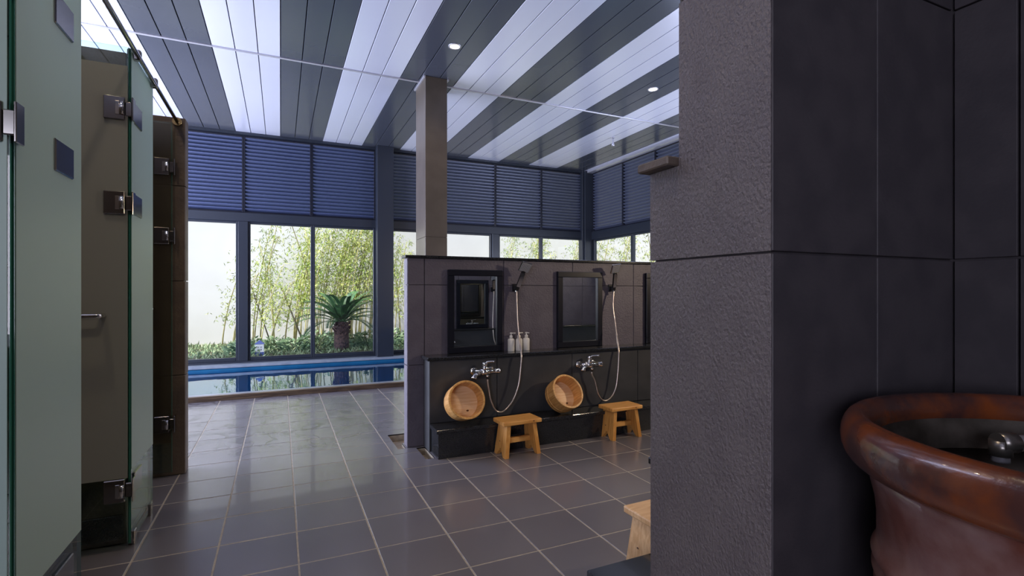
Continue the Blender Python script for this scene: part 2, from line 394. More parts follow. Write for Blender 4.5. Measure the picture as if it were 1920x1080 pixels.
o = obj('steel_column', bx(new(), 1.415, 1.676, YC-.22, YC+.06, .02, H, .006), navy_m); tag(o, 'square navy steel column standing in the garden window wall', 'column')
o['kind'] = 'structure'
b = new(); bx(b, 5.40, 5.62, YC-.14, YC+.1, .02, H, .006); bx(b, 5.36, 5.40, YC-.10, YC+.02, .02, H, .004)
o = obj('corner_column', b, navy_m); tag(o, 'dark steel column in the far right corner of the window walls', 'column'); o['kind'] = 'structure'
# right wall windows and louvres
XC = 5.60
struct('wall_right_sill', bx(new(), XC-.06, XC+.06, 3.3, 8.4, 0, ZW0, .004), navy_m, label='low dark sill frame of the right side windows', cat='wall')
struct('wall_right_band', bx(new(), XC-.05, XC+.05, 3.3, 8.4, ZW1-.03, ZL0, .004), navy_m, label='dark frame band on the right side wall', cat='wall')
ys = [3.3, 4.0, 4.85, 5.7, 6.56, 7.43, 8.39]
for u0, u1 in zip(ys, ys[1:]): louvre('y', u0, u1, ZL0, H-.035, XC, blade2_m, 'dark louvre panel on the right side wall, between %.1f and %.1f metres along' % (u0, u1) if False else 'dark louvre panel on the right side wall, ' + ['nearest hidden', 'second hidden', 'third, behind the stone pillar', 'beside the stone pillar cap', 'second from the far corner', 'next to the far corner'][ys.index(u0)])
ys = [3.3, 4.35, 5.25, 6.25, 7.17, 8.36]
for u0, u1 in zip(ys, ys[1:]): window('y', u0, u1, ZW0, ZW1-.03, XC)
# left side (unseen) glazing: posts only, open to daylight
for y0 in (3.9, 5.4, 6.9, 8.35):
    pass
b = new(); bx(b, XL-.1, XL, 3.9, YC, 2.5, H); bx(b, XL-.1, XL, 3.9, YC, 0, .1)
for y0 in (3.9, 5.4, 6.9, 8.4): bx(b, XL-.1, XL, y0, y0+.08, .1, 2.5)
struct('wall_left_glazed', b, navy_m, label='left side window frames by the pool', cat='wall')

# ================================================================== POOL
b = new(); YP0, YP1 = 5.87, 8.30
bx(b, XL, XR, POOL0, YP0, -.9, -.003)           # front body below curb
bx(b, XL, XR, YP1, YC+.1, -.9, -.02); bx(b, XL, XR, YP0, YP1, -.95, -.9)
pool = struct('wall_pool_basin', b, pool_m, label='blue tiled sunken pool basin along the windows', cat='pool')
b = new()
obj('front_curb', bx(new(), XL, XR, POOL0, POOL0+.05, -.003, .05, .006), curb_m, pool)
obj('front_coping', bx(new(), XL, XR, POOL0+.05, YP0, -.003, .050, .003), coping_m, pool)
obj('rear_coping', bx(new(), XL, XR, YP1-.02, YC-.05, -.02, .02, .004), coping_m, pool)
o = obj('pool_water', bx(new(), XL+.01, XR-.01, YP0+.001, YP1-.001, -.058, -.056), water_m); tag(o, 'clear blue water filling the pool beside the windows', 'water', kind='stuff')

# ================================================================== STONE PARTITIONS AND PILLARS
JZ = [0, .585, 1.150, 1.712, 2.272, 2.832, 3.39]
def clad(root, axis, c, side, us, zs, m, th=.010, g=.0022):
    """stone tiles on a face; axis 'x': plane y=c running in X; 'y': plane x=c running in Y; side = direction of the outside"""
    for u0, u1 in zip(us, us[1:]):
        for z0, z1 in zip(zs, zs[1:]):
            if u1-u0 < .01 or z1-z0 < .01: continue
            e0, e1 = sorted((c, c+side*th))
            b = new()
            if axis == 'x': bx(b, u0+g, u1-g, e0, e1, z0+g, z1-g, .0012)
            else: bx(b, e0, e1, u0+g, u1-g, z0+g, z1-g, .0012)
            obj('stone_tile', b, m, root)
def zs_to(top): return [z for z in JZ if z < top-.02]+[top]
# --- far wash partition
core = struct('wall_wash_partition', bx(new(), .804, 4.6, 3.487, 3.565, 0, 1.31), stone_m, label='low dark stone wash partition with mirrors', cat='wall')
joint_m = back_m
zp = [0, .567, 1.124, 1.31]
clad(core, 'x', 3.487, -1, [.794, .915, 1.52, 2.12, 2.72, 3.32, 3.92, 4.6], zp, part_m)
clad(core, 'x', 3.565, 1, [.794, .915, 1.52, 2.12, 2.72, 3.32, 3.92, 4.6], zp, part_m)
clad(core, 'y', .804, -1, [3.477, 3.575], zp, part_m)
obj('capstone', bx(new(), .78, 4.6, 3.462, 3.59, 1.31, 1.330, .003), granite_m, core)
# lower apron wall
apr = struct('wall_wash_apron', bx(new(), .918, 4.6, 3.33, 3.476, 0, .61), honed_m, label='lower apron wall under the mirror ledge', cat='wall')
clad(apr, 'x', 3.33, -1, [.908, 1.40, 2.02, 2.64, 3.26, 3.9, 4.6], [.19, .612], honed_m)
clad(apr, 'y', .918, -1, [3.32, 3.476], [0, .612], honed_m)
o = obj('mirror_ledge', bx(new(), .888, 4.6, 3.292, 3.476, .613, .636, .004), granite_m); tag(o, 'black granite ledge carrying the mirrors and white bottles', 'ledge')
o = thing('granite_bench', 'low polished black granite step along the far wash wall', 'bench', (0, 0, 0))
obj('top_slab', bx(new(), .905, 4.6, 3.135, 3.32, .165, .190, .004), granite_m, o); obj('riser', bx(new(), .92, 4.6, 3.15, 3.32, 0, .165, .002), granite_m, o)
# --- near pillar / partition (foreground right)
pil = struct('wall_near_pillar', bx(new(), .804, 1.6, .637, .858, 0, H), stone_m, label='tall dark stone pillar in the right foreground', cat='wall')
clad(pil, 'y', .804, -1, [.627, .858], [1.712, 2.272, 2.832, H], rough_m)
clad(pil, 'y', .804, -1, [.627, .955], [0, 1.150], rough_m)
b = new(); L_ = [(.6292, 1.1522), (.9528, 1.1522), (.9528, 1.355), (.858, 1.355), (.858, 1.7098), (.6292, 1.7098)]      # L-shaped stone running into the low partition
A = [b.verts.new((.794, y, z)) for y, z in L_]; B_ = [b.verts.new((.804, y, z)) for y, z in L_]
b.faces.new(A); b.faces.new(B_[::-1])
for k in range(6): b.faces.new((A[k], A[(k+1) % 6], B_[(k+1) % 6], B_[k]))
bmesh.ops.recalc_face_normals(b, faces=b.faces[:]); bmesh.ops.triangulate(b, faces=[f for f in b.faces if len(f.verts) > 4]); obj('stone_tile', b, rough_m, pil)
clad(pil, 'x', .637, -1, [.794, 1.10, 1.381], [0]+JZ[2:-1]+[H], stone_m)
clad(pil, 'x', .858, 1, [.804, 1.6], [1.375, 1.712, 2.272, 2.832, H], stone_m)
nea = struct('wall_near_partition', bx(new(), .804, 4.6, .858, .945, 0, 1.355), stone_m, label='low stone partition adjoining the foreground pillar', cat='wall')
clad(nea, 'x', .945, 1, [.794, 1.4, 2.0, 2.6, 3.2, 3.8, 4.6], [0, .585, 1.15, 1.355], part_m)
obj('capstone', bx(new(), .765, 4.6, .862, .965, 1.356, 1.376, .003), brown_m, nea)
n2 = struct('wall_near_apron', bx(new(), .975, 4.6, .956, 1.09, 0, .60), honed_m, label='apron wall on the back of the near partition', cat='wall')
o = obj('near_ledge', bx(new(), .925, 4.6, .956, 1.12, .602, .622, .003), granite_m); tag(o, 'black granite ledge corner just showing behind the near pillar', 'ledge')
o = thing('near_bench', 'glossy black granite step at the bottom edge beside the pillar', 'bench', (0, 0, 0))
obj('top_slab', bx(new(), .915, 4.6, 1.095, 1.415, .140, .163, .004), granite_m, o); obj('riser', bx(new(), .93, 4.6, 1.095, 1.40, 0, .140, .002), granite_m, o)
# alcove side wall
alc = struct('wall_alcove_right', bx(new(), 1.391, 1.6, -1.4, .637, 0, H), stone_m, label='dark stone side wall of the alcove with the jar', cat='wall')
clad(alc, 'y', 1.391, -1, [-1.3, -.7, -.085, .515, .627], [0]+JZ[2:-1]+[H], stone_m)
# --- far free column at the pool edge
fc = struct('wall_pool_column', bx(new(), 1.444, 1.671, 5.42, 5.82, .0, H), col_m, label='square stone column rising behind the wash partition', cat='column')
zc = [0, .56, 1.12, 1.675, H]
clad(fc, 'y', 1.444, -1, [5.41, 5.83], zc, col_m, g=.0015); clad(fc, 'x', 5.42, -1, [1.434, 1.681], zc, col_m, g=.0015)
clad(fc, 'y', 1.671, 1, [5.41, 5.83], zc, col_m, g=.0015)
obj('collar', bx(bx(new(), 1.415, 1.434, 5.40, 5.84, H-.02, H, .002), 1.681, 1.70, 5.40, 5.84, H-.02, H, .002), trim_m, fc)
# --- shower cubicle walls (left)
def pier(nm, y0, y1, xe, lab, m):
    r = struct(nm, bx(new(), -2.1, xe-.01, y0+.01, y1-.01, 0, 2.10), m, label=lab, cat='wall')
    clad(r, 'x', y0+.01, -1, [-2.1, -1.7, -1.1, xe], [0, .585, 1.14, 1.70, 2.103], m)
    clad(r, 'y', xe-.01, 1, [y0, y1], [0, .585, 1.14, 1.70, 2.103], m)
    clad(r, 'x', y1-.01, 1, [-2.1, -1.7, -1.1, xe], [0, .585, 1.14, 1.70, 2.103], m)
pier('wall_cubicle_end', 3.53, 3.63, -.512, 'brown stone end wall of the shower cubicles', brown_m)
pier('wall_cubicle_middle', 2.66, 2.75, -.60, 'brown stone wall between the shower cubicles', brown_m)
pier('wall_cubicle_near', 1.63, 1.72, -.60, 'brown stone wall beside the nearest shower screen', brown_m)
struct('wall_cubicle_back', bx(new(), -2.2, -2.1, -.6, 3.63, 0, 2.10), brown_m, label='rear stone wall of the shower cubicles', cat='wall')
for n_, y_ in enumerate((2.64, 1.61)):
    struct('baseboard_cubicle_%s' % ('middle', 'near')[n_], bx(new(), -2.0, -.61, y_, y_+.02, .03, .13, .002), granite_m, label='black granite skirting behind the open glass door', cat='baseboard')

# ================================================================== GLASS SCREENS AND DOORS
def clamp(b, y0, y1, z0, z1, x, t=.012): return bx(b, x-t, x+t, y0, y1, z0, z1, .003)
XG = -.577; ZT = 2.10
def screen(y0, y1, label, clamps):
    r = thing('glass_screen', label, 'screen', (XG, y0, 0)); w_ = y1-y0
    obj('pane', bx(new(), -.005, .005, .001, w_-.001, .02, ZT), clear_m, r)
    obj('pane_edge', bx(bx(new(), -.0052, .0052, w_-.001, w_+.0005, .02, ZT), -.0052, .0052, -.0005, .001, .02, ZT), edge_m, r)
    f = obj('frosted_film', bx(new(), .0052, .0068, .004, w_-.004, .33, ZT-.01), frost_m, r); tag(f, 'pale green frosted film')
    for a0, a1, q in clamps: obj('clamp', clamp(new(), a0-y0, a1-y0, q-.045, q+.045, 0), gun_m, r)
    for a0 in (.03, w_-.07): obj('foot_bracket', bx(new(), -.012, .012, a0, a0+.035, 0, .06, .003), gun_m, r)
    for a0 in (.02, w_-.06): obj('rail_clip', bx(new(), -.014, .034, a0, a0+.028, ZT-.035, ZT+.010, .004), gun_m, r)
    return r
screen(1.578, 2.016, 'pale green frosted glass screen at the left edge, nearest', [(1.80, 1.935, 1.87), (1.80, 1.935, 1.46), (1.80, 1.935, .25)])
screen(2.604, 3.0, 'slim pale green frosted glass screen farther from the viewer', [(2.64, 2.76, 1.84), (2.64, 2.76, 1.45), (2.64, 2.76, .26)])
def door(y, x1, label, film, hz, zt=ZT, filmz=(.30, 2.02)):
    r = thing('glass_door', label, 'door', (x1, y, 0)); W = .58
    obj('pane', bx(new(), -W, 0, -.005, .005, .03, zt), clear_m, r)
    obj('pane_edge', bx(new(), 0, .0008, -.0052, .0052, .03, zt), edge_m, r)
    f = obj('frosted_film', bx(new(), -W+.004, -.004, -.0068, -.0052, filmz[0], filmz[1]), film, r)
    for q in hz:
        h = obj('hinge', bx(bx(new(), -.085, -.012, -.014, .014, q-.048, q+.048, .003), -.012, .012, -.010, .012, q-.03, q+.03, .003), gun_m, r)
        obj('knuckle', bx(tube(new(), [(-.022, -.016, q-.026), (-.022, -.016, q+.026)], .008), -.045, -.030, -.017, -.012, q-.028, q+.028, .001), chrome_m, h)
        obj('wall_plate', bx(new(), 0.012, .018, -.02, .022, q-.048, q+.048, .002), gun_m, h)
    pts = spline([(-.50, .0, .98), (-.50, -.04, .98), (-.47, -.055, .98), (-.12, -.055, .98), (-.09, -.045, .98), (-.085, .0, .98)], 6)
    obj('towel_bar', tube(new(), pts, .010, 12), chrome_m, r)
    return r
door(2.598, XG, 'grey frosted glass shower door swung open, middle cubicle', frostg_m, (1.84, 1.447, .25))
door(3.50, -.575, 'dark tinted glass shower door open against the brown end wall', tint_m, (1.80, 1.40, .31), 2.06, (.2, 2.05))
door(1.572, XG, 'open glass shower door at the extreme left edge', frost_m, (1.86, 1.475, .25))
r = thing('support_rail', 'slim polished steel rail running over the glass screens', 'rail', (-.552, 1.0, 2.095))
obj('tube', tube(new(), [(0, 0, 0), (0, 2.535, -.02)], .0095, 12), gun_m, r)
obj('flange', tube(new(), [(0, 2.512, -.02), (0, 2.535, -.02)], .024, 16), mat('brass_flange', (.42, .28, .12), .25, metal=1), r)

# ================================================================== MIRRORS
def mirror(x0, x1, y, sgn, z0, z1, label):
    r = thing('wall_mirror', label, 'mirror', ((x0+x1)/2, y, z0)); w_ = (x1-x0)/2; h = z1-z0; f = .045
    def B(b, a0, a1, q0, q1, e0, e1, bev=.003): lo, hi = sorted((sgn*e0, sgn*e1)); return bx(b, a0, a1, lo, hi, q0, q1, bev)
    b = new()
    B(b, -w_, w_, 0, f, 0, .03); B(b, -w_, w_, h-f, h, 0, .03); B(b, -w_, -w_+f, f, h-f, 0, .03); B(b, w_-f, w_, f, h-f, 0, .03)
    obj('frame', b, frame_m, r)
    obj('glass', B(new(), -w_+f, w_-f, f, h-f, .002, .012, .0), mirror_m, r)
mirror(1.080, 1.500, 3.476, -1, .637, 1.235, 'black-framed wall mirror nearest the partition end, left of the bottles')
mirror(1.970, 2.385, 3.476, -1, .637, 1.235, 'black-framed wall mirror right of the white bottles')
mirror(2.835, 3.25, 3.476, -1, .637, 1.235, 'black-framed wall mirror mostly hidden by the foreground pillar')
for n_, x0 in enumerate((1.08, 1.97, 2.84)): mirror(x0, x0+.42, .956, 1, .623, 1.22, 'black-framed mirror on the near partition, seen only as reflection, %s' % ('leftmost', 'middle', 'rightmost')[n_])

# ================================================================== TAPS AND HAND SHOWERS
def faucet(loc, label, sgn=-1):
    """local: y = 0 at the wall, +y*(-1) into the room; spout to local -x"""
    r = thing('wall_tap', label, 'tap', loc)
    if sgn > 0: r.rotation_euler.z = math.pi
    b = new()
    tube(b, [(-.075, -.055, 0), (.075, -.055, 0)], .019, 16); tube(b, [(-.03, -.055, 0), (.03, -.055, 0)], .024, 16)
    for s in (-.062, .062): tube(b, [(s, 0, 0), (s, -.055, 0)], .014, 12)
    obj('body', b, chrome_m, r)
    for s in (-.062, .062):
        b = new(); tube(b, [(s, .0, 0), (s, -.006, 0), (s, -.014, 0)], [.030, .028, .018], 20); obj('wall_flange', b, chrome_m, r)
    pts = spline([(-.02, -.055, -.004), (-.05, -.085, -.004), (-.085, -.115, -.006), (-.10, -.128, -.012), (-.108, -.134, -.030)], 5)
    obj('spout', tube(new(), pts, [.016]*(len(pts)-4)+[.017, .019, .019, .017], 14), chrome_m, r)
    b = new(); lathe(b, [(0, .018), (.022, .018), (.023, .030), (.018, .034), (.018, .046), (.022, .050), (.019, .064), (.008, .068), (0, .068)], 16, Matrix.Translation((0, -.055, 0)))
    obj('valve_cap', b, chrome_m, r)
    b = new(); pts = [(0, -.055, .062), (.02, -.075, .070), (.045, -.10, .074), (.055, -.11, .075)]
    tube(b, pts, [.009, .007, .006, .007], 10); obj('lever', b, chrome_m, r)
    b = new(); M = Matrix.Translation((.075, -.055, 0))@Matrix.Rotation(R(90), 4, 'Y')
    lathe(b, [(0, 0), (.018, 0), (.020, .006), (.014, .012), (.020, .018), (.021, .034), (.015, .040), (0, .040)], 12, M); obj('diverter_knob', b, chrome_m, r)
    b = new(); lathe(b, [(0, -.024), (.013, -.024), (.013, -.034), (.010, -.036), (.010, -.052), (0, -.052)], 10, Matrix.Translation((.022, -.055, 0))); obj('hose_outlet', b, chrome_m, r)
    return r
def shower(loc, label, yaw, sgn=-1, hose=None):
    r = thing('hand_shower', label, 'shower', loc)
    if sgn > 0: r.rotation_euler.z = math.pi
    b = new(); bx(b, -.020, .020, -.012, 0, -.028, .030, .003); bx(b, -.016, .016, -.052, -.010, -.018, .016, .004)
    obj('wall_holder', b, blackp_m, r)
    M = Matrix.Translation((0, -.052, 0))@Matrix.Rotation(yaw, 4, 'Y')@Matrix.Rotation(R(17), 4, 'X')
    b = new(); bx(b, -.014, .014, -.011, .011, -.020, .135, .004, M); obj('handle', b, blackp_m, r)
    b = new(); bx(b, -.015, .015, -.0125, -.011, .01, .12, 0, M); obj('chrome_inlay', b, chrome_m, r)
    M2 = M@Matrix.Translation((0, -.004, .165))@Matrix.Rotation(R(14), 4, 'X')
    hd = obj('head', bx(new(), -.042, .042, -.006, .008, -.040, .040, .003, M2), gun_m, r)
    b = new(); bx(b, -.037, .037, -.0085, -.006, -.035, .035, .001, M2); fp = obj('spray_plate', b, mat('spray_grey%d' % len(MATS), (.42, .42, .44), .4), hd)
    b = new()
    for i in range(6):
        for j in range(8):
            x = -.030+.012*i; z = -.030+.0086*j; bx(b, x-.0032, x+.0032, -.0098, -.0085, z-.0018, z+.0018, 0, M2)
    o = obj('nozzles', b, blackp_m, fp.parent); o['kind'] = 'stuff'
    if hose:
        P = [M@Vector((0, 0, -.02))]+[Vector(p) for p in hose]
        pts = spline(P, 10)
        hb = new(); tube(hb, [pts[i] for i in range(len(pts))], [.0072 if i % 2 else .0064 for i in range(len(pts))], 8)
        obj('hose', hb, hose_m, r)
        tube_b = tube(new(), [M@Vector((0, 0, -.045)), M@Vector((0, 0, -.018))], .010, 12); obj('hose_nut', tube_b, chrome_m, r)
    return r
TX = [1.283, 2.140, 3.01]; SX = [1.608, 2.480, 3.35]
tl = ['chrome wall tap above the first wooden tub', 'chrome wall tap above the second wooden tub, right of it', 'chrome wall tap hidden behind the foreground pillar']
sl = ['square black hand shower tilted above the white bottles', 'square black hand shower between second and third mirrors', 'square black hand shower hidden behind the pillar']
yaws = [R(15), R(-7), R(-4)]
for k in range(3):
    faucet((TX[k], 3.320, .523-.004*k), tl[k])
    sx = SX[k]; sz = 1.105
    dx = TX[k]+.022-sx
    # hose in local coords: down from the handle, over the ledge, loop, back up to the tap outlet
    tail = [(dx+.002, -.211, -.66), (dx, -.211, -.634)]
    hose = [(-.011, -.076, -.238), (-.013, -.116, -.393), (-.036, -.196, -.481), (-.048, -.208, -.581), (-.067, -.212, -.694), (-.11, -.214, -.796), (-.167, -.214, -.858), (-.208, -.214, -.873), (-.249, -.214, -.85), (-.28, -.212, -.781), (-.292, -.211, -.715)] + tail
    if k == 1: hose = [(-.020, -.066, -.151), (-.021, -.096, -.279), (-.037, -.146, -.404), (-.055, -.191, -.492), (-.068, -.206, -.594), (-.08, -.212, -.676), (-.097, -.214, -.771), (-.132, -.214, -.838), (-.182, -.214, -.871), (-.231, -.214, -.859), (-.266, -.214, -.807), (-.290, -.212, -.72)] + [(dx, -.211, -.66), (dx, -.211, -.640)]
    shower((sx, 3.476, sz), sl[k], yaws[k], hose=hose)
for k, (tx, sx) in enumerate(((1.75, 1.6), (2.6, 2.45))):
    faucet((tx, 1.09, .50), 'chrome tap on the near partition, seen only in the %s mirror' % ('first', 'second')[k], 1)
    shower((sx, .956, 1.10), 'black hand shower on the near partition, seen in the %s mirror' % ('first', 'second')[k], R(8), 1,
           [(.005, -.065, -.06), (.03, -.10, -.30), (.05, -.15, -.48), (.03, -.16, -.65), (-.06, -.165, -.80), (-.12, -.165, -.72), (-.17, -.165, -.635)])

# ================================================================== BOTTLES
def bottle(loc, label, rz, pump=True):
    r = thing('pump_bottle', label, 'bottle', loc, 'white pump bottles on the granite ledges', rz); b = new()
    prof = [(0, 0), (.0235, 0), (.0255, .003), (.0255, .082), (.023, .090), (.012, .095), (.0105, .0955), (0, .0955)]
    lathe(b, prof, 24); obj('body', b, white_m, r)
    b = new(); lathe(b, [(0, .0955), (.0125, .0955), (.0125, .114), (.006, .117), (.0045, .122), (.0045, .130), (0, .130)], 16); obj('collar', b, white_m, r)
    b = new(); bx(b, -.009, .009, -.007, .007, .128, .138, .002); bx(b, -.034, -.005, -.0045, .0045, .130, .1365, .0015); obj('pump_head', b, white_m, r)
    b = new()
    for j in range(6):
        z = .068-.009*j; w_ = [.6, .45, .6, .5, .35, .5][j]
        for s in range(4):
            a0 = -math.pi/2+(-.5+s/4)*w_*1.6; a1 = -math.pi/2+(-.5+(s+1)/4)*w_*1.6; rr = .0258
            v = [b.verts.new((rr*math.cos(a), rr*math.sin(a), zz)) for a, zz in ((a0, z), (a1, z), (a1, z+.002), (a0, z+.002))]; b.faces.new(v)
    o = obj('print_lines', b, print_m, r); tag(o, 'fine grey printed text lines')
    return r
bottle((1.553, 3.415, .636), 'white pump bottle on ledge, left one of the three, next to the mirror', R(172))
bottle((1.617, 3.415, .636), 'white pump bottle on ledge, middle of the three, crossed by the hose', R(185))
bottle((1.678, 3.415, .636), 'white pump bottle on ledge, right one of the three', R(100))
for k, x in enumerate((1.62, 1.69)): bottle((x, 1.05, .622), 'white pump bottle on the near ledge, seen in the first mirror, %s' % ('left', 'right')[k], 0)

# ================================================================== WOODEN TUBS
def tub(loc, axis, label, spin=0):
    r = thing('wooden_tub', label, 'tub', loc); q = Vector(axis).to_track_quat('Z', 'Y'); r.rotation_mode = 'QUATERNION'; r.rotation_quaternion = q
    Ro, Ri, Hh = .128, .113, .125; n = 16
    for k in range(n):
        a0 = 2*math.pi*k/n+spin; a1 = 2*math.pi*(k+1)/n+spin-.004; b = new()
        ring = []
        for s in range(4):
            a = a0+(a1-a0)*s/3
            ring.append([b.verts.new((rr*math.cos(a), rr*math.sin(a), z)) for rr, z in ((Ro*.95, 0), (Ro, Hh-.003), (Ro-.003, Hh), (Ri+.003, Hh), (Ri, Hh-.003), (Ri*.96, 0))])
        for A, B_ in zip(ring, ring[1:]):
            for i in range(6): b.faces.new((A[i], A[(i+1) % 6], B_[(i+1) % 6], B_[i]))
        b.faces.new(ring[0]); b.faces.new(ring[-1][::-1]); bmesh.ops.recalc_face_normals(b, faces=b.faces[:])
        obj('stave', b, tub_m, r)
    b = new(); lathe(b, [(0, .012), (Ri*.965, .012), (Ri*.965, .026), (0, .026)], 40, smooth=False); obj('base_board', b, tubd_m, r)
    b = new(); lathe(b, [(0, .026), (.006, .0266), (0, .0267)], 8, Matrix.Translation((.03, -.06, 0))@Matrix.Scale(1.6, 4, (1, 0, 0))); obj('knot', b, knot_m, r)
    for z in (.030,):
        b = new(); lathe(b, [(Ro*.958, z-.008), (Ro*.966, z-.008), (Ro*.970, z+.008), (Ro*.962, z+.008)], 40, closed=True); obj('hoop', b, tub_m, r)
    return r
def tub_at(rim, axis, label, spin=0):
    a = Vector(axis).normalized(); tub(tuple(Vector(rim)-a*.125), a, label, spin)
tub_at((1.115, 3.150, .368), (.02, -.92, .34), 'round pale wooden tub tipped against the wash wall, left one under the first mirror')
tub_at((1.885, 3.150, .362), (.10, -.85, .50), 'round orange wooden tub tipped against the wash wall, right one between the stools', .2)

# ================================================================== STOOLS
def stool(loc, label, m, rz=0, W=.285, D=.165, H_=.235):
    r = thing('wooden_stool', label, 'stool', loc, 'low pine bathing stools', rz)
    obj('seat', bx(new(), -W/2, W/2, -D/2, D/2, H_-.027, H_, .006), m, r)
    for s in (-1, 1):
        b = new(); th = .014
        # trapezoid plank with an inverted-V notch at the bottom, splayed outwards
        ou = [(-D/2+.002, 0), (-D/2+.036, 0), (0, .055), (D/2-.036, 0), (D/2-.002, 0), (D/2-.020, H_-.027), (-D/2+.020, H_-.027)]
        A = []; B_ = []
        for y, z in ou:
            x = s*(W/2-.035-.028*(z/H_)*1.0+.012); A.append(b.verts.new((x-th, y, z))); B_.append(b.verts.new((x+th, y, z)))
        n = len(ou); b.faces.new(A); b.faces.new(B_[::-1])
        for k in range(n): b.faces.new((A[k], B_[k], B_[(k+1) % n], A[(k+1) % n]))
        bmesh.ops.recalc_face_normals(b, faces=b.faces[:]); bmesh.ops.triangulate(b, faces=[f for f in b.faces if len(f.verts) > 4])
        pl = obj('leg_panel', b, woodv_m if m is wood_m else m, r)
        b = new(); M = Matrix.Translation((s*(W/2-.035-.012+.012)+s*.0145, .02, .09))@Matrix.Rotation(R(90), 4, 'Y')
        lathe(b, [(0, -.001), (.006, -.001), (.0055, .0006), (0, .0012)], 10, M); obj('knot', b, knot_m, pl)
    obj('stretcher', bx(new(), -W/2+.05, W/2-.05, -.012, .012, .075, .110, .003), m, r)
    b = new(); lathe(b, [(0, 0), (.005, 0), (.004, .0012), (0, .0014)], 10, Matrix.Translation((W*.28, -D/2, H_-.012))@Matrix.Rotation(R(90), 4, 'X')); obj('knot', b, knot_m, r)
    return r
stool((1.440, 3.065, 0), 'low pine stool in front of the black step, left one nearer the tub', wood_m, R(3))
stool((2.305, 3.10, 0), 'low pine stool in front of the black step, right one near the pillar', wood_m, R(2))
stool((1.372, 1.555, 0), 'pale pine stool in the foreground half hidden by the stone pillar', wood2_m, R(2), H_=.238)

# ================================================================== BIG CERAMIC JAR
jx, jy, jr = 1.034, .272, .32
r = thing('ceramic_tub', 'large round red-brown glazed ceramic bath jar with rolled rim', 'bath', (jx, jy, 0))
outer = [(.20, 0), (.225, .02), (.245, .20), (.262, .42), (.266, .52), (.272, .585), (.276, .600), (.281, .612), (.277, .622), (.278, .628), (.284, .638), (.278, .648), (.279, .653), (.285, .663), (.279, .673), (.277, .69), (.277, .72), (.280, .75), (.288, .785), (.292, .805)]
b = new(); lathe(b, outer+[(.282, .805), (.270, .70), (.250, .5), (.22, .12), (0, .10)], 96); obj('body', b, jar_m, r)
rc, rz_, rr_, rh = .303, .846, .024, .038
prof = [(rc+rr_*math.cos(a), rz_+rh*math.sin(a)) for a in [2*math.pi*k/20 for k in range(20)]]
b = new(); lathe(b, prof, 96, closed=True); o = obj('rim', b, rim_m, r); tag(o, 'glossy orange-brown rolled rim')
b = new(); lathe(b, [(.281, .846), (.272, .81), (.266, .74), (.254, .6)], 96); o = obj('inner_lining', b, jarin_m, r); tag(o, 'rough grey inside')
o = obj('jar_water', lathe(new(), [(0, 0), (.268, 0), (.268, -.002), (0, -.002)], 64), darkwater_m, None, (jx, jy, .788)); tag(o, 'still dark water inside the ceramic bath jar', 'water', kind='stuff')
r = thing('water_spout', 'short brushed steel water pipe with elbow inside the jar', 'pipe', (jx, jy, .80))
b = new(); tube(b, spline([(.258, .070, .026), (.16, .117, .026), (.095, .147, .026), (.074, .157, .024), (.066, .161, .012), (.066, .161, -.006)], 6), .0125, 16); obj('pipe', b, trim_m, r)
b = new(); tube(b, [(.086, .151, .026), (.060, .163, .026)], .0165, 16); tube(b, [(.066, .161, .030), (.066, .161, .004)], .0155, 16); obj('elbow', b, mat('steel_elbow', (.32, .30, .28), .3, metal=.8), r)

# ================================================================== CEILING LIGHTS
def downlight(x, y, label, power):
    r = thing('ceiling_light', label, 'light', (x, y, H), 'recessed ceiling spotlights')
    b = new(); lathe(b, [(.062, .0), (.062, -.004), (.048, -.006), (.046, .0)], 32, closed=True); obj('bezel', b, trim_m, r)
    b = new(); lathe(b, [(0, -.0045), (.046, -.003), (.046, .0), (0, .0)], 32); obj('lens', b, lampglow_m, r)
    L_ = lamp('spot', 'SPOT', (0, 0, -.03), power, (1, .78, .52), spot_size=R(130), spot_blend=.8, shadow_soft_size=.05); L_.parent = r
downlight(1.52, 4.65, 'round lit ceiling spotlight left, just in front of the stone column', 26)
downlight(3.94, 4.68, 'round lit ceiling spotlight right, beside the foreground pillar', 26)
downlight(1.7, 2.2, 'round ceiling spotlight over the wash area, out of view', 34)
downlight(3.94, 2.2, 'round ceiling spotlight over the far wash bays, out of view', 26)
downlight(-.95, 2.1, 'round ceiling spotlight over the middle shower cubicle, out of view', 30)
downlight(-1.0, 3.12, 'round ceiling spotlight over the far shower cubicle, out of view', 24)
downlight(-.1, .9, 'added round ceiling spotlight above the aisle, out of view', 30)  # added out of view to warm the pillar's upper face
r = thing('wall_lamp', 'round warm wall lamp beyond the pillar, out of view', 'lamp', (4.2, 1.0, 1.75))
b = new(); M = Matrix.Rotation(R(-90), 4, 'X'); lathe(b, [(0, -.01), (.08, -.01), (.08, .02), (0, .02)], 24, M); obj('back_plate', b, trim_m, r)
b = new(); lathe(b, [(0, .02), (.06, .02), (.065, .10), (.03, .14), (0, .15)], 24, M); obj('shade', b, lampglow_m, r)
r = thing('ceiling_sprinkler', 'tiny steel sprinkler head hanging at the right end of the ceiling', 'sprinkler', (4.62, 6.4, H))
obj('stem', lathe(new(), [(0, 0), (.01, 0), (.008, -.07), (.02, -.10), (.024, -.13), (0, -.13)], 14), trim_m, r); obj('escutcheon', lathe(new(), [(0, 0), (.03, 0), (.028, -.006), (0, -.008)], 16), trim_m, r)

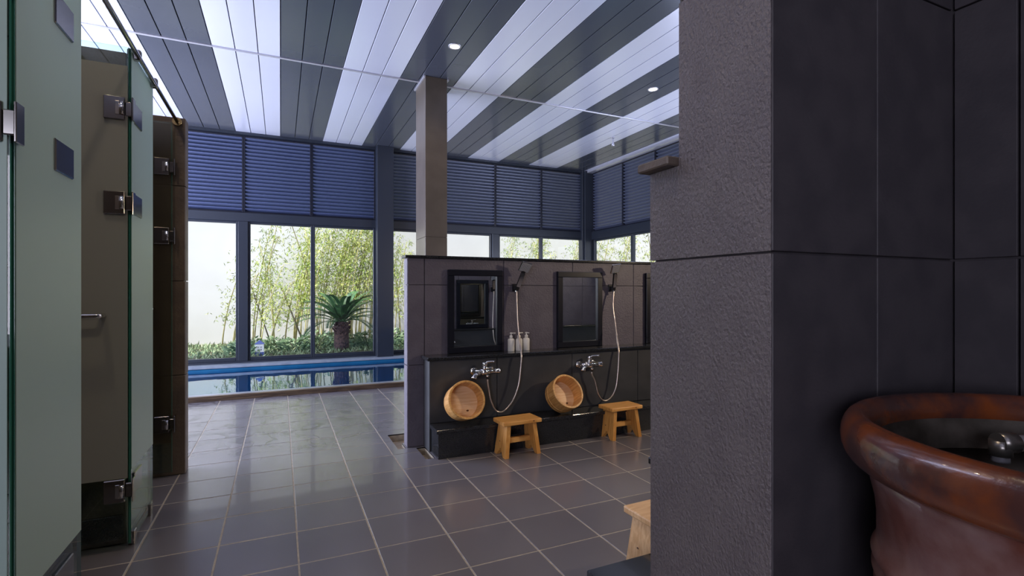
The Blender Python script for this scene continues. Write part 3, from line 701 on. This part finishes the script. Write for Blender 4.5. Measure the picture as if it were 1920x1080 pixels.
# ================================================================== GARDEN
struct('floor_garden', bx(new(), -7, 14, YC+.1, 16, -.3, .03), soil_m, label='planted garden bed outside the windows', cat='ground')
struct('floor_side_garden', bx(new(), XR+.15, 14, -3, YC+.1, -.3, .03), soil_m, label='garden ground outside the side windows', cat='ground')
struct('wall_garden', bx(new(), -7, 14, 11.6, 11.75, 0, 3.6), gwall_m, label='tall off-white sunlit garden wall behind the bamboo', cat='wall')
struct('wall_garden_side', bx(new(), 11.5, 11.65, -3, 11.6, 0, 2.5), gwall_m, label='white garden wall beyond the side windows', cat='wall')
def leaf_quad(b, p, d, L_, W_, n):
    d = d.normalized(); s = d.cross(n)
    if s.length < 1e-3: s = d.orthogonal()
    s.normalize()
    v = [b.verts.new(p), b.verts.new(p+d*L_*.45+s*W_/2), b.verts.new(p+d*L_), b.verts.new(p+d*L_*.45-s*W_/2)]; b.faces.new(v)
def rv(): return Vector((random.gauss(0, 1), random.gauss(0, 1), random.gauss(0, 1))).normalized()
def make_bamboo(seed, h, lean, leaves, base=1):
    random.seed(seed)
    root = thing('bamboo', 'x', 'bamboo', (0, 0, 0), 'bamboo along the garden wall'); fol = new()
    for c in range(base):
        bxx, byy = random.uniform(-.12, .12), random.uniform(-.08, .08); ln = lean+random.uniform(-.12, .12); hh = h*random.uniform(.8, 1.08)
        pts = [Vector((bxx+ln*hh*(t**1.7), byy+random.uniform(-.02, .02)*t, hh*t)) for t in [k/9 for k in range(10)]]
        b = new(); tube(b, pts, [.013*(1-.6*k/9)+(.0015 if k % 2 else 0) for k in range(10)], 6); obj('culm', b, culm_m, root)
        for k in range(int(leaves*1.35)):
            t = random.uniform(.2, 1)**.8; i = min(int(t*9), 8); p = pts[i].lerp(pts[i+1], t*9-i)
            br = rv(); br.z = abs(br.z)*.5-.1; L_ = random.uniform(.05, .36)
            q = p+br*L_
            for s in range(3):
                d = rv(); d.z -= .8; leaf_quad(fol, q+rv()*.03, d, random.uniform(.05, .10), .015, rv())
    o = obj('foliage', fol, leaf_m, root); o['kind'] = 'stuff'
    return root
protos = [make_bamboo(11, 2.2, .10, 90, 3), make_bamboo(12, 2.0, -.10, 80, 2), make_bamboo(13, 2.7, .16, 110, 3), make_bamboo(14, 1.6, .22, 60, 3), make_bamboo(15, 2.4, -.2, 90, 2)]
spots = [(-.9, 10.9, 3), (-.45, 11.1, 0), (-.1, 10.8, 1), (.15, 11.15, 3), (.45, 10.7, 0), (.72, 11.1, 2), (.95, 10.9, 2), (1.25, 11.2, 4), (1.5, 10.8, 2), (1.75, 11.1, 2), (2.05, 10.8, 0), (2.35, 11.1, 1), (-.25, 10.5, 3),
         (1.1, 10.6, 0), (.3, 10.9, 2), (.6, 10.75, 4), (1.1, 10.9, 2), (1.35, 10.95, 2), (4.7, 11.0, 2), (5.1, 10.7, 0), (5.5, 11.1, 2), (5.95, 10.8, 4), (6.4, 11.0, 2), (6.9, 10.6, 0), (7.5, 10.4, 2), (7.9, 9.6, 2), (8.4, 9.9, 4), (9.2, 9.3, 2), (10.6, 9.9, 0)]
ORD = ['first', 'second', 'third', 'fourth', 'fifth', 'sixth', 'seventh', 'eighth', 'ninth', 'tenth', 'eleventh', 'twelfth', 'thirteenth', 'fourteenth', 'fifteenth']
random.seed(3)
for i, (x, y, k) in enumerate(spots):
    first = [s[2] for s in spots].index(k) == i
    o = protos[k] if first else copy_tree(protos[k])
    o.location = (x, y-.2, .03); o.rotation_euler.z = random.uniform(-.6, .6) if k != 4 else random.uniform(-.3, .3); s = random.uniform(.9, 1.12); o.scale = (s, s, s)
    where = 'two left windows' if x < 1.4 else 'narrow window beside the partition' if x < 3 else 'high windows right of the column' if x < 6.2 else 'right side windows'
    same = sorted(q[0]/q[1] for q in spots if (q[0] < 1.4, 1.4 <= q[0] < 3, 3 <= q[0] < 6.2, q[0] >= 6.2) == (x < 1.4, 1.4 <= x < 3, 3 <= x < 6.2, x >= 6.2))
    o['label'] = '%s bamboo clump from the left in the %s' % (ORD[same.index(x/y)], where)
    o['group'] = 'bamboo in the ' + where
# two dark dry leaning canes
o = obj('dry_cane', tube(new(), [(-.55, 10.9, 1.3), (-.15, 10.6, .03)], .012, 6), dculm_m); tag(o, 'dark dry cane leaning in the first window beside the thick post', 'cane')
o = obj('dry_cane', tube(new(), [(.02, 10.9, 1.15), (.42, 10.5, .03)], .014, 6), dculm_m); tag(o, 'dark dry bamboo cane leaning among the culms left of the cycad', 'cane')
# cycad
r = thing('cycad', 'dark green sago palm with a stout trunk outside the windows', 'palm', (.985, 9.45, .03)); random.seed(5)
b = new(); lathe(b, [(0, 0), (.12, 0), (.13, .1), (.125, .3), (.135, .42), (.11, .50), (0, .52)], 20); obj('trunk', b, trunk_m, r)
b = new()
for k in range(170):
    a = random.uniform(0, 2*math.pi); z = random.uniform(.28, .5); p = Vector((.12*math.cos(a), .12*math.sin(a), z)); leaf_quad(b, p, Vector((math.cos(a), math.sin(a), .9)), .06, .02, rv())
o = obj('trunk_scales', b, trunk_m, r); o['kind'] = 'stuff'
for k in range(34):
    az = k*2.39996; e0 = R(76-62*(k/34)+random.uniform(-5, 5)); L_ = random.uniform(.66, .76)+.12*k/34; b = new()
    hor = Vector((math.cos(az), math.sin(az), 0)); p = Vector((0, 0, .50))+hor*.04; pts = [p.copy()]; n = 14
    for s in range(n):
        e = e0-R(62)*(s/n)**1.3; p = p+(hor*math.cos(e)+Vector((0, 0, 1))*math.sin(e))*(L_/n); pts.append(p.copy())
    tube(b, pts, [.007*(1-.7*s/n) for s in range(n+1)], 5)
    side = hor.cross(Vector((0, 0, 1)))
    for s in range(2, n+1):
        for q in (0, .33, .66):
            i = min(s, n-1); pp = pts[i].lerp(pts[i+1], q) if s < n else pts[n]; tan = (pts[min(i+1, n)]-pts[i-1]).normalized(); up = side.cross(tan)
            ll = .13*math.sin(math.pi*min(1, (s+q)/(n+1.5)))**.6
            for sg in (-1, 1): leaf_quad(b, pp, side*sg+tan*.75-up*.15*-1, ll, .023, up)
    obj('frond', b, frond_m, r)
# shrubs and ground cover
def make_shrub(seed, rad, h, n):
    random.seed(seed); root = thing('shrub', 'x', 'shrub'); b = new()
    for k in range(n):
        a = random.uniform(0, 2*math.pi); q = random.random()**.5*rad; z = h*random.random()*(1-.5*(q/rad)**2); p = Vector((q*math.cos(a), q*math.sin(a), z))
        d = Vector((math.cos(a), math.sin(a), random.uniform(-.2, .9))); leaf_quad(b, p, d, random.uniform(.05, .10), .035, rv())
    o = obj('foliage', b, shrub_m, root); o['kind'] = 'stuff'
    b = new()
    for k in range(6):
        a = k*1.05; tube(b, [(0, 0, 0), (rad*.5*math.cos(a), rad*.5*math.sin(a), h*.7)], .005, 5)
    obj('stems', b, dculm_m, root); return root
sp = [make_shrub(21, .30, .34, 420), make_shrub(22, .26, .24, 330)]
ss = [(.25, 9.7, 1), (.62, 9.9, 0), (1.5, 9.75, 0), (1.25, 10.2, 1), (-.05, 10.1, 1), (1.95, 10.0, 0), (-.5, 10.2, 1), (2.5, 10.2, 0), (.85, 10.5, 1), (-.55, 9.35, 1), (1.75, 9.6, 1)]
random.seed(9); wh = ['in front of the bamboo left of the cycad', 'beside the left of the cycad trunk', 'right of the cycad trunk', 'behind the cycad', 'behind the garden lantern to the right', 'behind the steel column', 'behind the garden lantern', 'in the narrow window', 'behind the left cycad fronds', 'left of the garden lantern', 'at the foot of the steel column', 'low in the first window']
for i, (x, y, k) in enumerate(ss):
    o = sp[k] if i < 2 and ss.index([s for s in ss if s[2] == k][0]) == i else copy_tree(sp[k])
    o.location = (x, y, .03); o.rotation_euler.z = random.uniform(0, 6); tag(o, 'low bushy green shrub '+wh[i], 'shrub', 'garden shrubs')
b = new(); random.seed(31)
for k in range(5200):
    p = Vector((random.uniform(-1.9, 4), random.uniform(8.95, 11.3), .03)); d = rv(); d.z = abs(d.z)+.3; leaf_quad(b, p, d, random.uniform(.04, .12), .022, rv())
o = obj('ground_cover', b, grassy_m); tag(o, 'low green ground cover carpeting the garden bed', 'plants', kind='stuff')
# lantern
r = thing('garden_lantern', 'small white garden lantern with a blue pitched roof', 'lantern', (-.31, 9.25, .03)); lw = .065
blue_m = mat('lantern_blue', (.09, .12, .34), .5)
obj('base', bx(new(), -lw-.004, lw+.004, -lw-.004, lw+.004, 0, .06, .003), blue_m, r)
obj('housing', bx(new(), -lw, lw, -lw, lw, .06, .19, .002), white_m, r)
b = new(); t = bmesh.new(); bmesh.ops.create_cone(t, cap_ends=True, segments=4, radius1=lw*1.6, radius2=.004, depth=.06); merge(b, t, Matrix.Translation((0, 0, .22))@Matrix.Rotation(R(45), 4, 'Z')); obj('roof', b, blue_m, r)
for s in (-.022, .022):
    for z in (.10, .14): obj('window', bx(new(), s-.012, s+.012, -lw-.002, -lw, z-.012, z+.012), print_m, r)
# pergola seen through the side windows
r = thing('pergola', 'dark timber pergola beams outside the side windows', 'pergola', (8.6, 7.6, 0)); tim = mat('dark_timber', (.10, .085, .07), .7)
for k in range(5): obj('rafter', bx(new(), -.9, 1.6, -1.2+k*.55, -1.12+k*.55, 2.42, 2.54, .004), tim, r)
for y in (-1.3, 1.2): obj('beam', bx(new(), -.8, 1.5, y, y+.1, 2.28, 2.42, .004), tim, r)
for x in (-.7, 1.4):
    for y in (-1.3, 1.2): obj('post', bx(new(), x, x+.1, y, y+.1, .03, 2.3, .004), tim, r)
